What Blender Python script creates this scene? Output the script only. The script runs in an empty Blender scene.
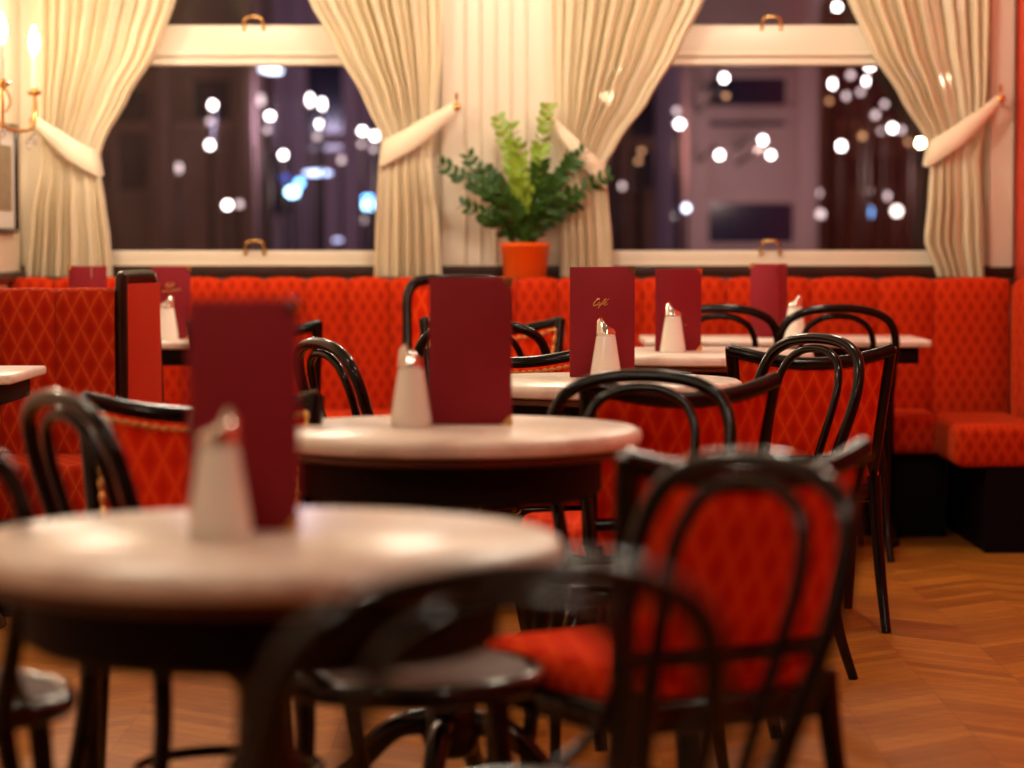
import bpy, bmesh, math, random
from mathutils import Vector, Matrix
R = random.Random(7)
PI = math.pi
S = bpy.context.scene
C = S.collection

# ------------------------------------------------------------------ camera, world, exposure
F, HZ, CZ = 2663.0, 235.0, 1.127           # focal length in pixels, horizon row, eye height
cam_d = bpy.data.cameras.new('camera'); cam = bpy.data.objects.new('camera', cam_d); C.objects.link(cam)
S.camera = cam
cam_d.sensor_width = 36.0; cam_d.lens = F * 36.0 / 1024
cam.location = (0, 0, CZ)
cam.rotation_euler = (PI / 2 - math.atan((384 - HZ) / F), 0, 0)
cam_d.dof.use_dof = True; cam_d.dof.focus_distance = 7.15; cam_d.dof.aperture_fstop = 2.25
cam_d.clip_end = 300
S.view_settings.view_transform = 'Standard'; S.view_settings.look = 'None'
S.view_settings.gamma = 1.0; S.view_settings.exposure = 0.0
S.view_settings.use_curve_mapping = False
w = bpy.data.worlds.new('night'); S.world = w; w.use_nodes = True
w.node_tree.nodes['Background'].inputs[0].default_value = (0.07, 0.032, 0.05, 1)
w.node_tree.nodes['Background'].inputs[1].default_value = 0.6
LAMP = 1.0        # strength factor of the room's lamps


def at(px, py, Y):
    """the point at depth Y seen at a pixel of the photograph"""
    p = math.atan((384 - HZ) / F)
    a = math.atan((py - 384) / F) + p
    return Vector(((px - 512) / F * Y, Y, CZ - math.tan(a) * Y))


# ------------------------------------------------------------------ materials
def mat(name, col, rough=0.5, metal=0.0, coat=0.0, spec=0.5, emit=None, strength=0.0):
    m = bpy.data.materials.new(name); m.use_nodes = True
    b = m.node_tree.nodes['Principled BSDF']
    b.inputs['Base Color'].default_value = (*col, 1)
    b.inputs['Roughness'].default_value = rough
    b.inputs['Metallic'].default_value = metal
    b.inputs['Coat Weight'].default_value = coat
    b.inputs['Coat Roughness'].default_value = 0.08
    b.inputs['Specular IOR Level'].default_value = spec
    if emit:
        b.inputs['Emission Color'].default_value = (*emit, 1)
        b.inputs['Emission Strength'].default_value = strength
    return m


class N:
    """tiny node helper"""
    def __init__(s, m): s.t = m.node_tree; s.b = s.t.nodes['Principled BSDF']
    def n(s, ty, **k):
        o = s.t.nodes.new(ty)
        for a, v in k.items(): setattr(o, a, v)
        return o
    def l(s, a, b): s.t.links.new(a, b)
    def m(s, op, a, b=None, c=None):
        o = s.n('ShaderNodeMath', operation=op)
        for i, v in enumerate((a, b, c)):
            if v is None: continue
            if isinstance(v, (int, float)): o.inputs[i].default_value = v
            else: s.l(v, o.inputs[i])
        return o.outputs[0]
    def mix(s, f, a, b):
        o = s.n('ShaderNodeMix', data_type='RGBA')
        for i, v in ((0, f), (6, a), (7, b)):
            if isinstance(v, (int, float)): o.inputs[i].default_value = v
            elif isinstance(v, tuple): o.inputs[i].default_value = (*v, 1)
            else: s.l(v, o.inputs[i])
        return o.outputs[2]
    def noise(s, scale, detail=3, vec=None):
        o = s.n('ShaderNodeTexNoise'); o.inputs['Scale'].default_value = scale; o.inputs['Detail'].default_value = detail
        if vec is not None: s.l(vec, o.inputs['Vector'])
        return o
    def bump(s, h, strength=0.2, dist=0.002):
        o = s.n('ShaderNodeBump'); o.inputs['Strength'].default_value = strength; o.inputs['Distance'].default_value = dist
        s.l(h, o.inputs['Height']); s.l(o.outputs[0], s.b.inputs['Normal'])


def fabric(name, base, dark, line, a=0.052, b=0.1):
    m = mat(name, base, 0.9, spec=0.08); g = N(m)
    g.b.inputs['Sheen Weight'].default_value = 0.15
    g.b.inputs['Sheen Tint'].default_value = (1, .35, .12, 1)
    uv = g.n('ShaderNodeUVMap'); sp = g.n('ShaderNodeSeparateXYZ'); g.l(uv.outputs[0], sp.inputs[0])
    u = g.m('DIVIDE', sp.outputs[0], a); v = g.m('DIVIDE', sp.outputs[1], b)
    p = g.m('ADD', u, v); q = g.m('SUBTRACT', u, v)
    def tri(x): return g.m('PINGPONG', x, 0.5)       # 0 on the lattice lines, .5 between
    tp, tq = tri(p), tri(q)
    mn = g.m('MINIMUM', tp, tq)
    ln = g.m('MAXIMUM', g.m('LESS_THAN', mn, 0.017),
             g.m('MULTIPLY', g.m('LESS_THAN', g.m('ABSOLUTE', g.m('SUBTRACT', mn, 0.085)), 0.010), 0.45))
    dk = g.n('ShaderNodeMapRange'); dk.inputs[1].default_value = 0.12; dk.inputs[2].default_value = 0.36
    g.l(mn, dk.inputs[0])
    c1 = g.mix(g.m('MULTIPLY', dk.outputs[0], 0.7), base, dark)
    ns = g.noise(18)
    c2 = g.mix(g.m('MULTIPLY', ns.outputs[0], 0.25), c1, dark)
    c3 = g.mix(g.m('MULTIPLY', ln, 0.62), c2, line)
    g.l(c3, g.b.inputs['Base Color'])
    wv = g.n('ShaderNodeTexWave'); wv.inputs['Scale'].default_value = 160
    g.bump(wv.outputs['Fac'], 0.15, 0.001)
    return m


M_FAB = fabric('red_lattice_fabric', (0.80, 0.036, 0.003), (0.56, 0.012, 0.002), (0.95, 0.22, 0.03), 0.050, 0.105)
M_FABB = fabric('red_lattice_fabric_bench', (0.56, 0.032, 0.004), (0.33, 0.010, 0.002), (0.78, 0.085, 0.010), 0.046, 0.085)
M_FABC = fabric('red_lattice_fabric_booth', (0.48, 0.025, 0.004), (0.31, 0.010, 0.002), (0.82, 0.2, 0.04), 0.056, 0.112)
M_FABP = mat('plain_red_fabric', (0.52, 0.026, 0.004), 0.85, spec=0.2); g = N(M_FABP); wv = g.n('ShaderNodeTexWave'); wv.inputs['Scale'].default_value = 40; g.bump(wv.outputs['Fac'], 0.3, 0.002)


def lacquer(name, col, rough=0.22):
    m = mat(name, col, rough, coat=0.12, spec=0.3); g = N(m)
    nz = g.noise(40); g.bump(nz.outputs[0], 0.08, 0.001)
    tc = g.n('ShaderNodeTexCoord'); n2 = g.noise(9, 4, tc.outputs['Object'])
    g.l(g.mix(n2.outputs[0], tuple(c * 0.7 for c in col), tuple(min(1, c * 1.5) for c in col)), g.b.inputs['Base Color'])
    return m


M_BLK = lacquer('black_bentwood_lacquer', (0.0035, 0.002, 0.002), 0.16)
M_DRK = lacquer('dark_brown_frame', (0.010, 0.004, 0.003), 0.28)
M_RAILW = lacquer('dark_stained_ledge', (0.035, 0.012, 0.008), 0.4)
M_BASE = mat('black_plinth', (0.004, 0.002, 0.003), 0.7, spec=.1); N(M_BASE)
M_APR = mat('matte_dark_apron', (0.006, 0.002, 0.002), 0.6, spec=.15); N(M_APR)
M_GOLD = mat('brass', (0.83, 0.5, 0.16), 0.25, 1.0)
M_NAIL = mat('brass_nails', (0.9, 0.58, 0.2), 0.3, 1.0)
M_CHROME = mat('polished_steel', (0.85, 0.82, 0.78), 0.12, 1.0)
M_CASTL = mat('table_edge_wood', (0.11, 0.035, 0.014), 0.35, coat=0.2)

M_MARB = mat('cream_marble', (0.80, 0.66, 0.55), 0.3, coat=0.0, spec=.4); g = N(M_MARB)
tc = g.n('ShaderNodeTexCoord'); n1 = g.noise(5, 6, tc.outputs['Object']); n1.inputs['Distortion'].default_value = 1.6
cr = g.n('ShaderNodeValToRGB'); g.l(n1.outputs[0], cr.inputs[0])
cr.color_ramp.elements[0].position = .36; cr.color_ramp.elements[0].color = (0.74, 0.62, 0.54, 1)
cr.color_ramp.elements[1].position = .52; cr.color_ramp.elements[1].color = (0.95, 0.87, 0.78, 1)
e = cr.color_ramp.elements.new(.47); e.color = (0.90, 0.80, 0.70, 1)
g.l(cr.outputs[0], g.b.inputs['Base Color'])

M_MENU = mat('maroon_leatherette', (0.265, 0.018, 0.028), 0.6, spec=0.12); g = N(M_MENU); g.bump(g.noise(260).outputs[0], 0.25, 0.001)
M_PAGE = mat('menu_paper', (0.75, 0.66, 0.5), 0.8); N(M_PAGE)
M_SUG = mat('sugar_white_glass', (0.86, 0.78, 0.68), 0.14, coat=0.6)
M_SUG.node_tree.nodes['Principled BSDF'].inputs['Subsurface Weight'].default_value = .25; M_SUG.node_tree.nodes['Principled BSDF'].inputs['Subsurface Scale'].default_value = .03
g = N(M_SUG); nz = g.noise(120); g.l(g.mix(nz.outputs[0], (0.93, 0.86, 0.76), (1.0, 0.96, 0.90)), g.b.inputs['Base Color'])
M_CAND = mat('candle_tube', (0.85, 0.75, 0.6), 0.5)
M_ORNG = mat('orange_plastic', (0.95, 0.13, 0.005), 0.3, coat=0.3)
M_SOIL = mat('potting_soil', (0.03, 0.018, 0.01), 0.9)
M_LEAFD = mat('dark_green_leaf', (0.030, 0.080, 0.018), 0.35, spec=.25); g = N(M_LEAFD); nz = g.noise(14)
g.l(g.mix(nz.outputs[0], (0.012, 0.045, 0.008), (0.045, 0.115, 0.014)), g.b.inputs['Base Color'])
M_LEAFL = mat('young_green_leaf', (0.22, 0.34, 0.05), 0.35); g = N(M_LEAFL); nz = g.noise(14)
g.l(g.mix(nz.outputs[0], (0.10, 0.22, 0.015), (0.36, 0.50, 0.04)), g.b.inputs['Base Color'])
M_WHT = mat('cream_painted_wood', (0.80, 0.70, 0.56), 0.35); g = N(M_WHT); g.bump(g.noise(30).outputs[0], 0.05)
M_WALL = mat('cream_wall', (0.80, 0.68, 0.50), 0.7); g = N(M_WALL); nz = g.noise(3)
g.l(g.mix(nz.outputs[0], (0.78, 0.65, 0.47), (0.83, 0.72, 0.55)), g.b.inputs['Base Color'])
M_WALLR = mat('red_wall', (0.62, 0.045, 0.012), 0.6); g = N(M_WALLR); nz = g.noise(4)
g.l(g.mix(nz.outputs[0], (0.58, 0.04, 0.012), (0.68, 0.055, 0.015)), g.b.inputs['Base Color'])
M_CEIL = mat('dim_ceiling', (0.30, 0.22, 0.15), 0.8); N(M_CEIL)
M_MATB = mat('picture_mount', (0.72, 0.68, 0.62), 0.7)
M_PIC = mat('picture_print', (0.28, 0.2, 0.12), 0.6); g = N(M_PIC); nz = g.noise(7, 5)
g.l(g.mix(nz.outputs[0], (0.16, 0.11, 0.06), (0.42, 0.33, 0.2)), g.b.inputs['Base Color'])
M_GOLDP = mat('gold_print', (0.95, 0.55, 0.16), 0.35, 0.6)
M_CRYS = mat('crystal_drop', (0.95, 0.93, 0.9), 0.02); M_CRYS.node_tree.nodes['Principled BSDF'].inputs['Transmission Weight'].default_value = 0.8

# herringbone parquet
M_FLOOR = mat('parquet', (0.4, 0.15, 0.04), 0.3, coat=0.05, spec=.3); g = N(M_FLOOR)
tc = g.n('ShaderNodeTexCoord'); mp = g.n('ShaderNodeMapping'); g.l(tc.outputs['Object'], mp.inputs[0])
sp = g.n('ShaderNodeSeparateXYZ'); g.l(mp.outputs[0], sp.inputs[0])
W = 0.24
cx = g.m('DIVIDE', g.m('ADD', sp.outputs[0], 10), W)
zz = g.m('MULTIPLY', g.m('PINGPONG', cx, 1.0), W * 0.85)
col = g.m('FLOOR', cx)
v = g.m('DIVIDE', g.m('ADD', sp.outputs[1], zz), 0.07)
row = g.m('FLOOR', v)
cmb = g.n('ShaderNodeCombineXYZ'); g.l(col, cmb.inputs[0]); g.l(row, cmb.inputs[1])
wn = g.n('ShaderNodeTexWhiteNoise', noise_dimensions='2D'); g.l(cmb.outputs[0], wn.inputs[0])
c1 = g.mix(wn.outputs[0], (0.36, 0.135, 0.016), (0.64, 0.275, 0.034))
gap = g.m('LESS_THAN', g.m('FRACT', v), 0.06)
gap2 = g.m('LESS_THAN', g.m('FRACT', cx), 0.02)
c2 = g.mix(g.m('MULTIPLY', g.m('MAXIMUM', gap, g.m('MULTIPLY', gap2, .4)), 0.6), c1, (0.07, 0.022, 0.008))
gn = g.noise(6, 6); gm = g.n('ShaderNodeMapping'); gm.inputs['Scale'].default_value = (2, 9, 1)
g.l(tc.outputs['Object'], gm.inputs[0]); g.l(gm.outputs[0], gn.inputs['Vector'])
c3 = g.mix(g.m('MULTIPLY', gn.outputs[0], 0.5), c2, (0.25, 0.07, 0.010))
g.l(c3, g.b.inputs['Base Color'])
g.l(g.m('MULTIPLY_ADD', gn.outputs[0], 0.25, 0.22), g.b.inputs['Roughness'])

# sheer voile
M_VOILE = bpy.data.materials.new('sheer_cream_voile'); M_VOILE.use_nodes = True
t = M_VOILE.node_tree; t.nodes.clear()
o_ = t.nodes.new('ShaderNodeOutputMaterial'); mx = t.nodes.new('ShaderNodeMixShader'); mx2 = t.nodes.new('ShaderNodeMixShader')
df = t.nodes.new('ShaderNodeBsdfDiffuse'); tl = t.nodes.new('ShaderNodeBsdfTranslucent'); tr = t.nodes.new('ShaderNodeBsdfTransparent')
lw = t.nodes.new('ShaderNodeLayerWeight'); lw.inputs[0].default_value = 0.35
mr = t.nodes.new('ShaderNodeMapRange'); mr.inputs[1].default_value = 0.0; mr.inputs[2].default_value = 0.55
mr.inputs[3].default_value = 0.22; mr.inputs[4].default_value = 0.03
df.inputs[0].default_value = (0.93, 0.82, 0.60, 1); tl.inputs[0].default_value = (0.93, 0.80, 0.56, 1)
mx2.inputs[0].default_value = 0.2
t.links.new(df.outputs[0], mx2.inputs[1]); t.links.new(tl.outputs[0], mx2.inputs[2])
t.links.new(lw.outputs['Facing'], mr.inputs[0]); t.links.new(mr.outputs[0], mx.inputs[0])
t.links.new(mx2.outputs[0], mx.inputs[1]); t.links.new(tr.outputs[0], mx.inputs[2]); t.links.new(mx.outputs[0], o_.inputs[0])
M_BAND = mat('voile_band', (0.90, 0.78, 0.58), 0.8)

# window glass: clear pane with a weak reflection
M_GLASS = bpy.data.materials.new('window_glass'); M_GLASS.use_nodes = True
t = M_GLASS.node_tree; t.nodes.clear()
o_ = t.nodes.new('ShaderNodeOutputMaterial'); mx = t.nodes.new('ShaderNodeMixShader')
gl = t.nodes.new('ShaderNodeBsdfGlossy'); gl.inputs['Roughness'].default_value = 0.03
tr = t.nodes.new('ShaderNodeBsdfTransparent'); tr.inputs[0].default_value = (0.93, 0.9, 0.93, 1)
fr = t.nodes.new('ShaderNodeFresnel'); fr.inputs[0].default_value = 1.45
t.links.new(fr.outputs[0], mx.inputs[0]); t.links.new(tr.outputs[0], mx.inputs[1]); t.links.new(gl.outputs[0], mx.inputs[2])
t.links.new(mx.outputs[0], o_.inputs[0])


def glow(name, col, s):
    m = bpy.data.materials.new(name); m.use_nodes = True
    t = m.node_tree; t.nodes.clear()
    o = t.nodes.new('ShaderNodeOutputMaterial'); e = t.nodes.new('ShaderNodeEmission')
    e.inputs[0].default_value = (*col, 1); e.inputs[1].default_value = s
    t.links.new(e.outputs[0], o.inputs[0]); return m


# ------------------------------------------------------------------ mesh helpers
class MB:
    def __init__(s): s.v = []; s.f = []; s.sm = []
    def add(s, vs, fs, smooth=False, M=None):
        k = len(s.v)
        s.v += [(M @ Vector(p)) if M else Vector(p) for p in vs]
        s.f += [tuple(i + k for i in f) for f in fs]; s.sm += [smooth] * len(fs)
        return s
    def box(s, x0, x1, y0, y1, z0, z1, bev=0.0, M=None, seg=2):
        if bev <= 0:
            vs = [(x, y, z) for x in (x0, x1) for y in (y0, y1) for z in (z0, z1)]
            return s.add(vs, [(0, 1, 3, 2), (4, 6, 7, 5), (0, 4, 5, 1), (2, 3, 7, 6), (0, 2, 6, 4), (1, 5, 7, 3)], False, M)
        b = bmesh.new(); bmesh.ops.create_cube(b, size=1)
        for v in b.verts: v.co = Vector(((x0 + x1) / 2 + v.co.x * (x1 - x0), (y0 + y1) / 2 + v.co.y * (y1 - y0), (z0 + z1) / 2 + v.co.z * (z1 - z0)))
        bmesh.ops.bevel(b, geom=b.edges[:], offset=bev, segments=seg, profile=.5, affect='EDGES')
        return s.bm(b, True, M)
    def bm(s, b, smooth=True, M=None):
        b.verts.index_update()
        s.add([v.co.copy() for v in b.verts], [tuple(v.index for v in f.verts) for f in b.faces], smooth, M); b.free(); return s
    def tube(s, pts, r, seg=10, closed=False, flat=1.0, M=None, up=None):
        pts = [Vector(p) for p in pts]; n = len(pts)
        rs = r if isinstance(r, (list, tuple)) else [r] * n
        if len(rs) != n: rs = [rs[0] + (rs[-1] - rs[0]) * i / (n - 1) for i in range(n)]
        vs = []; fs = []; prev = None
        for i, p in enumerate(pts):
            a = pts[(i - 1) % n] if (closed or i > 0) else p
            b = pts[(i + 1) % n] if (closed or i < n - 1) else p
            tg = (b - a).normalized()
            if prev is None:
                ref = Vector(up) if up else (Vector((0, 0, 1)) if abs(tg.z) < .9 else Vector((0, 1, 0)))
                prev = (ref - tg * ref.dot(tg)).normalized()
            else:
                if up: prev = Vector(up)
                prev = (prev - tg * prev.dot(tg)).normalized()
            bi = tg.cross(prev)
            for k in range(seg):
                t = 2 * PI * k / seg
                vs.append(p + prev * math.cos(t) * rs[i] + bi * math.sin(t) * rs[i] * flat)
        m = n if closed else n - 1
        for i in range(m):
            for k in range(seg):
                a = i * seg + k; b = i * seg + (k + 1) % seg; j = ((i + 1) % n) * seg
                fs.append((a, b, j + (k + 1) % seg, j + k))
        s.add(vs, fs, True, M)
        if not closed:
            k = len(s.v) - len(vs)
            s.f.append(tuple(k + i for i in reversed(range(seg)))); s.sm.append(False)
            s.f.append(tuple(k + (n - 1) * seg + i for i in range(seg))); s.sm.append(False)
        return s
    def lathe(s, prof, seg=32, M=None, rot=0.0):
        vs = []; fs = []; n = len(prof)
        for r, z in prof:
            for k in range(seg):
                t = 2 * PI * k / seg + rot; vs.append((r * math.cos(t), r * math.sin(t), z))
        for i in range(n - 1):
            for k in range(seg):
                fs.append((i * seg + k, i * seg + (k + 1) % seg, (i + 1) * seg + (k + 1) % seg, (i + 1) * seg + k))
        fs.append(tuple(reversed(range(seg)))); fs.append(tuple((n - 1) * seg + k for k in range(seg)))
        return s.add(vs, fs, True, M)
    def grid(s, fn, nu, nv, smooth=True, M=None):
        vs = [fn(i / nu, j / nv) for j in range(nv + 1) for i in range(nu + 1)]
        fs = [(j * (nu + 1) + i, j * (nu + 1) + i + 1, (j + 1) * (nu + 1) + i + 1, (j + 1) * (nu + 1) + i) for j in range(nv) for i in range(nu)]
        return s.add(vs, fs, smooth, M)
    def slab(s, fn, th, nu, nv, M=None):
        """closed shell: fn(u, v) -> (point, normal); thickness th along -normal"""
        k = len(s.v); A = []; B = []
        for j in range(nv + 1):
            for i in range(nu + 1):
                p, n = fn(i / nu, j / nv); p = Vector(p); n = Vector(n).normalized()
                e = min(i, nu - i, j, nv - j); d = 0.5 if e == 0 else (0.9 if e == 1 else 1.0)
                A.append(p + n * th * d / 2); B.append(p - n * th * d / 2)
        q = (nu + 1) * (nv + 1); W = nu + 1; fs = []
        for j in range(nv):
            for i in range(nu):
                a = j * W + i
                fs.append((a, a + 1, a + W + 1, a + W)); fs.append((q + a, q + a + W, q + a + W + 1, q + a + 1))
        ring = [i for i in range(W)] + [j * W + nu for j in range(1, nv + 1)] + [nv * W + i for i in range(nu - 1, -1, -1)] + [j * W for j in range(nv - 1, 0, -1)]
        for i in range(len(ring)):
            a, b = ring[i], ring[(i + 1) % len(ring)]
            fs.append((b, a, q + a, q + b))
        return s.add(A + B, fs, True, M)
    def sphere(s, c, r, seg=12, sc=(1, 1, 1), M=None):
        b = bmesh.new(); bmesh.ops.create_uvsphere(b, u_segments=seg, v_segments=max(6, seg // 2), radius=1)
        for v in b.verts: v.co = Vector((c[0] + v.co.x * r * sc[0], c[1] + v.co.y * r * sc[1], c[2] + v.co.z * r * sc[2]))
        return s.bm(b, True, M)
    def build(s, name, m, parent=None, loc=None, kind=None, label=None):
        me = bpy.data.meshes.new(name); me.from_pydata([tuple(v) for v in s.v], [], s.f)
        me.polygons.foreach_set('use_smooth', s.sm); me.update()
        uv = me.uv_layers.new(name='UVMap').data; co = me.vertices
        for p in me.polygons:
            n = p.normal; ax, ay, az = abs(n.x), abs(n.y), abs(n.z)
            for li in p.loop_indices:
                c = co[me.loops[li].vertex_index].co
                if az > ax and az > ay * 1.2: uv[li].uv = (c.x, c.y)
                elif ax > ay * 1.3: uv[li].uv = (c.y, c.z)
                else: uv[li].uv = (c.x, c.z)
        me.materials.append(m)
        if any(s.sm):
            try: me.set_sharp_from_angle(angle=math.radians(50))
            except Exception: pass
        o = bpy.data.objects.new(name, me); C.objects.link(o)
        if parent: o.parent = parent
        if loc: o.location = loc
        if kind: o['kind'] = kind
        if label: o['label'] = label
        return o


def spline(pts, n=8, closed=False):
    """Catmull-Rom through pts"""
    P = [Vector(p) for p in pts]; k = len(P); out = []
    for i in range(k if closed else k - 1):
        a = P[(i - 1) % k] if (closed or i > 0) else P[0] * 2 - P[1]
        b, c = P[i], P[(i + 1) % k]
        d = P[(i + 2) % k] if (closed or i < k - 2) else P[-1] * 2 - P[-2]
        for j in range(n):
            t = j / n
            out.append(0.5 * ((2 * b) + (c - a) * t + (2 * a - 5 * b + 4 * c - d) * t * t + (3 * b - a - 3 * c + d) * t ** 3))
    if not closed: out.append(P[-1])
    return out


def empty(name, loc=(0, 0, 0), rz=0.0):
    o = bpy.data.objects.new(name, None); C.objects.link(o); o.location = loc; o.rotation_euler = (0, 0, rz); o.empty_display_size = .1
    return o


def tag(o, label, cat, group=None):
    o['label'] = label; o['category'] = cat
    if group: o['group'] = group
    return o


def copy_tree(o, parent=None):
    c = o.copy(); C.objects.link(c); c.parent = parent
    for ch in list(o.children): copy_tree(ch, c)
    return c


def facing(f):
    return math.atan2(f[1], f[0]) - PI / 2


# ------------------------------------------------------------------ the room
XL, XR, YW, YR, ZC = -1.95, 2.0, 10.62, -2.5, 3.3
def struct(name, mb, m): return mb.build(name, m, kind='structure')
struct('floor', MB().box(XL - .1, XR + .1, YR - .1, YW + .3, -.1, 0), M_FLOOR)
struct('ceiling', MB().box(XL - .1, XR + .1, YR - .1, YW + .3, ZC, ZC + .1), M_CEIL)
struct('wall_left', MB().box(XL - .1, XL, YR, YW + .3, 0, ZC), M_WALL)
struct('wall_right', MB().box(XR, XR + .1, YR, YW + .3, 0, ZC), M_WALLR)
struct('wall_rear', MB().box(XL, XR, YR - .1, YR, 0, ZC), M_RAILW)
WX = [(-1.86, -0.285), (0.205, 1.88)]; WZ0, WZ1 = 1.0, 2.85
b = MB()
b.box(XL, XR, YW, YW + .3, 0, WZ0); b.box(XL, XR, YW, YW + .3, WZ1, ZC)
b.box(XL, WX[0][0], YW, YW + .3, WZ0, WZ1); b.box(WX[0][1], WX[1][0], YW, YW + .3, WZ0, WZ1); b.box(WX[1][1], XR, YW, YW + .3, WZ0, WZ1)
struct('wall_back', b, M_WALL)
# fluted pilaster on the pier between the windows
b = MB(); b.box(WX[0][1] + .01, WX[1][0] - .01, YW - .02, YW, 1.0, ZC)
x = WX[0][1] + .10
while x < WX[1][0] - .09:
    b.tube([(x, YW - .02, 1.02), (x, YW - .02, ZC - .1)], .012, 8, flat=.5); x += .06
struct('trim_1', b, M_WHT)
# dark wooden ledge behind the bench
struct('trim_2', MB().box(XL, XR, 10.375, YW, .935, .957, .004).box(XL, XR, YW - .03, YW, .957, 1.005, .004), M_RAILW)
struct('trim_3', MB().box(XL, XL + .03, 8.35, YW - .03, .945, .985, .004), M_RAILW)
struct('trim_4', MB().box(1.895, 1.985, YW - .035, YW - .005, 1.0, ZC), M_WHT)
struct('trim_5', MB().box(XL, XR, YW - .05, YW, .0, .06), M_RAILW)


def window(name, x0, x1):
    o = empty(name, ((x0 + x1) / 2, YW + .05, WZ0)); o['kind'] = 'structure'
    X0, X1 = x0 - o.location.x, x1 - o.location.x; H = WZ1 - WZ0
    b = MB(); y0, y1 = -.03, .05
    b.box(X0, X1, y0, y1, 0, .065, .008); b.box(X0, X1, y0, y1, H - .07, H, .008)
    b.box(X0, X0 + .065, y0, y1, 0, H, .008); b.box(X1 - .065, X1, y0, y1, 0, H, .008)
    b.box(X0, X1, y0 - .012, y0, 0, .018, .003)
    b.build('window_frame', M_WHT, o)
    b = MB(); b.box(X0 + .05, X1 - .05, y0 - .01, y1, .80, .96, .008); b.box(X0 + .05, X1 - .05, y0 - .03, y0, .835, .85, .004)
    b.box(X0 + .05, X1 - .05, y0 - .02, y0, .80, .825, .005)
    b.build('transom_bar', M_WHT, o)
    MB().box(X0 + .04, X1 - .04, .015, .019, .05, .81).build('lower_pane', M_GLASS, o)
    MB().box(X0 + .04, X1 - .04, .015, .019, .95, H - .05).build('upper_pane', M_GLASS, o)
    return o


w1 = window('window_1', *WX[0]); w2 = window('window_2', *WX[1])
def pull(win, px, z):
    X = at(px, 240, YW).x - win.location.x
    pts = spline([(X - .038, -.035, z - .045), (X - .036, -.055, z - .01), (X - .02, -.06, z + .004), (X + .02, -.06, z + .004), (X + .036, -.055, z - .01), (X + .038, -.035, z - .045)], 5)
    MB().tube(pts, .006, 8).sphere((X - .038, -.036, z - .042), .010, 8).sphere((X + .038, -.036, z - .042), .010, 8).build('sash_pull', M_GOLD, win)
pull(w1, 255, .985); pull(w1, 255, .098); pull(w2, 770, .985); pull(w2, 770, .098)


# ------------------------------------------------------------------ curtains
def interp(tab, y):
    for i in range(len(tab) - 1):
        if tab[i][0] <= y <= tab[i + 1][0]:
            a, b = tab[i], tab[i + 1]; t = (y - a[0]) / (b[0] - a[0]); t = t * t * (3 - 2 * t) * .35 + t * .65
            return a[1] + (b[1] - a[1]) * t
    return tab[0][1] if y < tab[0][0] else tab[-1][1]


def curtain(left, right, tie, hook, label, nf, seed, flip):
    """left/right: edges as (row, column) seen at the curtain's own plane; tie: row of the waist"""
    Yc = 10.545; rr = random.Random(seed); ph = [rr.uniform(0, 6.28) for _ in range(4)]
    x0 = at((interp(left, 270) + interp(right, 270)) / 2, 240, Yc).x
    o = tag(empty('curtain', (x0, Yc, .958)), label, 'curtain', 'sheer tied-back window curtains')
    ztop = 3.05; zb = .962
    def P(u, v):
        z = ztop + (zb - ztop) * v
        row = HZ - (z - CZ) * F / Yc
        xl = at(interp(left, row), 240, Yc).x; xr = at(interp(right, row), 240, Yc).x
        xx = xl + (xr - xl) * u
        k = min(1.0, abs(row - tie) / 55.0); amp = .010 + .022 * k
        ww = u + .012 * math.sin(9 * u + ph[3]) 
        d = amp * math.sin(2 * PI * nf * ww + ph[0]) + amp * .5 * math.sin(2 * PI * nf * .47 * ww + ph[1] + v) + amp * .35 * math.sin(2 * PI * nf * 2.1 * ww + ph[2])
        xx += .006 * math.sin(2 * PI * nf * ww + ph[0] + 1.3)
        d = max(-.052, min(.052, d))
        return (xx - x0, d, z - .958)
    MB().grid(P, 190, 46).build('drape', M_VOILE, o)
    # a doubled hem down the open edge
    # tie band
    (hx, hy), (tx, ty) = hook, ((interp(right, tie) if flip < 0 else interp(left, tie)), tie)
    A = at(hx, hy, Yc); B_ = at(tx, ty + 6, Yc)
    pts = []
    for i in range(13):
        t = i / 12; p = A.lerp(B_, t); p.z -= .012 * math.sin(PI * t) ; dy = -.068 * math.sin(PI * min(1, .12 + t * .80)) ** .5
        pts.append((p.x - x0, dy, p.z - .958))
    pts.append((pts[-1][0] + .008 * (-1 if flip > 0 else 1), .03, pts[-1][2] + .01))
    b = MB(); n = len(pts)
    for off in (0,):
        vs = []; fs = []
        for i, p in enumerate(pts):
            h = .032 + .022 * min(1, i / 6)
            for s_, dyy in ((-1, .004), (-.5, -.008), (.5, -.008), (1, .004), (.5, .008), (-.5, .008)):
                vs.append((p[0] + s_ * h * .35 * (1 if flip > 0 else -1) * .5, p[1] + dyy, p[2] + s_ * h))
        for i in range(n - 1):
            for k in range(6): fs.append((i * 6 + k, i * 6 + (k + 1) % 6, (i + 1) * 6 + (k + 1) % 6, (i + 1) * 6 + k))
        fs += [tuple(range(6)), tuple((n - 1) * 6 + k for k in range(6))]
        b.add(vs, fs, True)
    b.build('tieback', M_BAND, o)
    hk = MB().tube([(A.x - x0, .07, A.z - .958), (A.x - x0, -.02, A.z - .958), (A.x - x0, -.035, A.z - .938), (A.x - x0, -.04, A.z - .90)], .007, 8)
    hk.sphere((A.x - x0, -.045, A.z - .955), .018, 10).build('tieback_hook', M_GOLD, o)
    return o


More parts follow.
